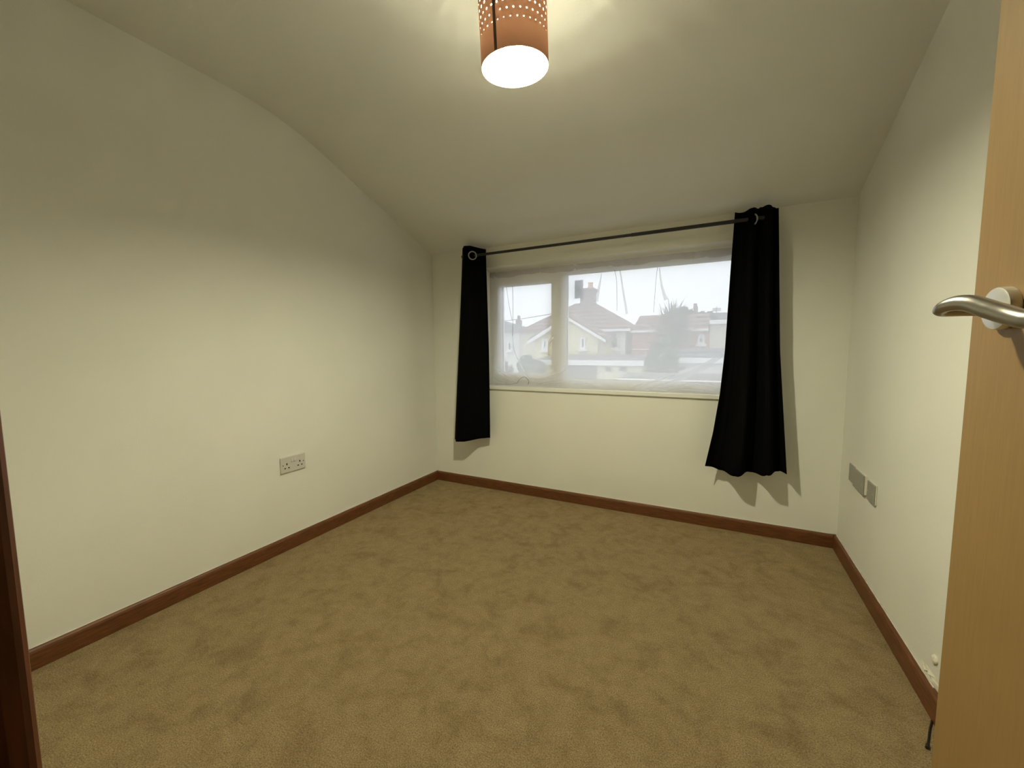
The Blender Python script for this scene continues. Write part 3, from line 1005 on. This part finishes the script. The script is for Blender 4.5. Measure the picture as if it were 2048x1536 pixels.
# garages
def garage(label, Yq, px0, px1, roof_top, roof_front, wall_bot, depth, roofm, wallm, openings, slope_y=None):
    g_ = empty0('garage', label, 'garage', )
    x0, x1 = X(px0, Yq), X(px1, Yq)
    zf = Z((px0+px1)/2, roof_front, Yq)
    obj('wall', B(x0+.1, x1-.1, Yq+.25, Yq+depth, GZ, zf-.02), wallm, g_)
    obj('fascia', B(x0, x1, Yq, Yq+.2, zf-.16, zf+.06), M['white_paint'], g_)
    zb = at((px0+px1)/2, roof_top, Yq+depth).z
    obj('roof', prism(bmesh.new(), [(Yq+.2, zf-.1), (Yq+.2, zf+.06), (Yq+depth+.2, zb), (Yq+depth+.2, zb-.16)], 'x', x0, x1), roofm, g_)
    for (a, b, t, bt, mm, nm) in openings:
        p = at(a, t, Yq+.25); q = at(b, bt, Yq+.25)
        obj(nm, B(p.x, q.x, Yq+.17, Yq+.248, max(GZ+.02, q.z), p.z), M[mm], g_)
    return g_
garage('flat roofed cream garage below the yellow house', 15.0, 1060, 1288, 709, 723.5, 760, 3.2, M['felt'], M['cream_render'],
       [(1138, 1192, 731, 800, 'felt', 'garage_door'), (1212, 1222, 734, 742, 'dark_window', 'vent'), (1250-10, 1263-10, 734, 742, 'dark_window', 'vent')])
garage('pale garage with a grey sloping roof, right of the palm trunk', 16.0, 1352, 1500, 696, 719, 748, 1.7, M['tiles_grey'], M['white_render'],
       [(1357, 1370, 733, 739, 'dark_window', 'vent')])
garage('low grey flat roof nearest the window, below both garages', 12.0, 1236, 1520, 747, 765, 800, 1.6, M['felt'], M['white_render'], [])

# foliage
def bush(name, label, cat, cx, cy, z0, rx, ry, rz, nleaf, ls, m, trunk=True, group=None):
    t = thing(name, (cx, cy, z0), label, cat, group)
    bm = bmesh.new()
    blobs = [(random.gauss(0, .45)*rx, random.gauss(0, .4)*ry, rz-rx*random.uniform(.5, 2.2), random.uniform(.4, .6)) for _ in range(9)]
    for _ in range(nleaf):
        b = random.choice(blobs)
        v = Vector((random.gauss(0, 1), random.gauss(0, 1), random.gauss(0, 1))).normalized()*random.uniform(.6, 1)*b[3]
        p = Vector((b[0]+v.x*rx, b[1]+v.y*ry, b[2]+v.z*rx))
        a = Vector((random.gauss(0, 1), random.gauss(0, 1), random.gauss(0, 1))).normalized()*ls
        c = a.cross(Vector((random.gauss(0, 1), random.gauss(0, 1), random.gauss(0, 1)))).normalized()*ls*.5
        bm.faces.new([bm.verts.new(q) for q in (p-a, p+c, p+a, p-c)])
    f = obj('foliage', bm, m, t)
    f['kind'] = 'stuff'
    obj('stem', tube(bmesh.new(), [(0, 0, 0), (.05*rx, 0, rz*.6), (0, 0, rz*.7)], [.12, .09, .04], 7), M['bark'], t)
    return t
def top(px, py, Y):
    p = at(px, py, Y); return p.x, p.z-GZ
x_, h_ = top(1056, 690, 13.9)
bush('tree', 'leafy tree filling the lower half of the small pane, in front of the gable', 'tree', x_, 13.9, GZ, .85, .7, h_, 3400, .10, M['leaf'])
x_, h_ = top(1006, 716, 13.2)
bush('bush', 'low green bush at the left edge of the small pane', 'bush', x_, 13.2, GZ, .42, .4, h_, 900, .10, M['leaf'])
x_, h_ = top(1316, 674, 16.8)
bush('tree', 'dense round tree under and left of the palm, before the brick terrace', 'tree', x_, 16.8, GZ, .75, .5, h_, 3600, .12, M['leaf'])
x_, h_ = top(1336, 696, 15.3)
bush('bush', 'dark bush below the palm crown, left of the pale garage', 'bush', x_, 15.3, GZ, .6, .4, h_, 2600, .12, M['leaf'])
for k_, (px_, py_, r_) in enumerate(((1374, 614, .5), (1404, 618, .6), (1424, 622, .45))):
    Yt = 27.6+1.35*k_
    x_, h_ = top(px_, py_, Yt)
    bush('tree', ['distant treetop just left of the far brick chimney', 'distant treetop just right of the far brick chimney', 'smallest distant treetop, beside the television aerial'][k_],
         'tree', x_, Yt, GZ, r_, .35, h_, 1100, .16, M['leaf'], group='distant treetops')

# palm
pc = at(1347, 652, 19.2)
pm = thing('palm_tree', (pc.x, 19.2, GZ), 'spiky headed palm tree in front of the brick terrace', 'palm tree')
obj('trunk', tube(bmesh.new(), [(0, 0, 0), (.05, 0, 1.5), (0, 0, pc.z-GZ)], [.17, .13, .12], 10), M['bark'], pm)
bm = bmesh.new()
for _ in range(1000):
    v = Vector((random.gauss(0, 1), random.gauss(0, 1), random.gauss(.45, .8))).normalized()
    ln = random.uniform(1.0, 1.45)
    base = Vector((random.gauss(0, .16), random.gauss(0, .16), pc.z-GZ+random.gauss(-.05, .22)))
    s = v.cross(Vector((0, 0, 1))).normalized()*.045
    prev = None
    for k in range(4):
        t = k/3
        q = base+v*ln*t+Vector((0, 0, -.34*t*t*ln*(1-.6*max(0, v.z))))
        wv = s*(1-t*.9)
        vs = (bm.verts.new(q-wv), bm.verts.new(q+wv))
        if prev: bm.faces.new((prev[0], prev[1], vs[1], vs[0]))
        prev = vs
f = obj('fronds', bm, M['palm_leaf'], pm); f['kind'] = 'stuff'

# overhead line
a = at(900, 645, 23); b = at(1140, 621, 19)
P = [a.lerp(b, i/16)+Vector((0, 0, -.25*math.sin(PI*i/16))) for i in range(17)]
tag(obj('overhead_cable', tube(bmesh.new(), P, .022, 5), M['stone']), 'thin dark line strung above the roofs in the small pane', 'cable')

# daylight portal outside the window (guides sky sampling only)
pd = bpy.data.lights.new('sky_portal', 'AREA')
pd.shape = 'RECTANGLE'; pd.size = 1.8; pd.size_y = .95
pd.cycles.is_portal = True
po = bpy.data.objects.new('sky_portal', pd)
C.objects.link(po)
po.location = ((OX0+OX1)/2, WT+.03, (OZ0+OZ1)/2)
po.rotation_euler = (R(-90), 0, 0)
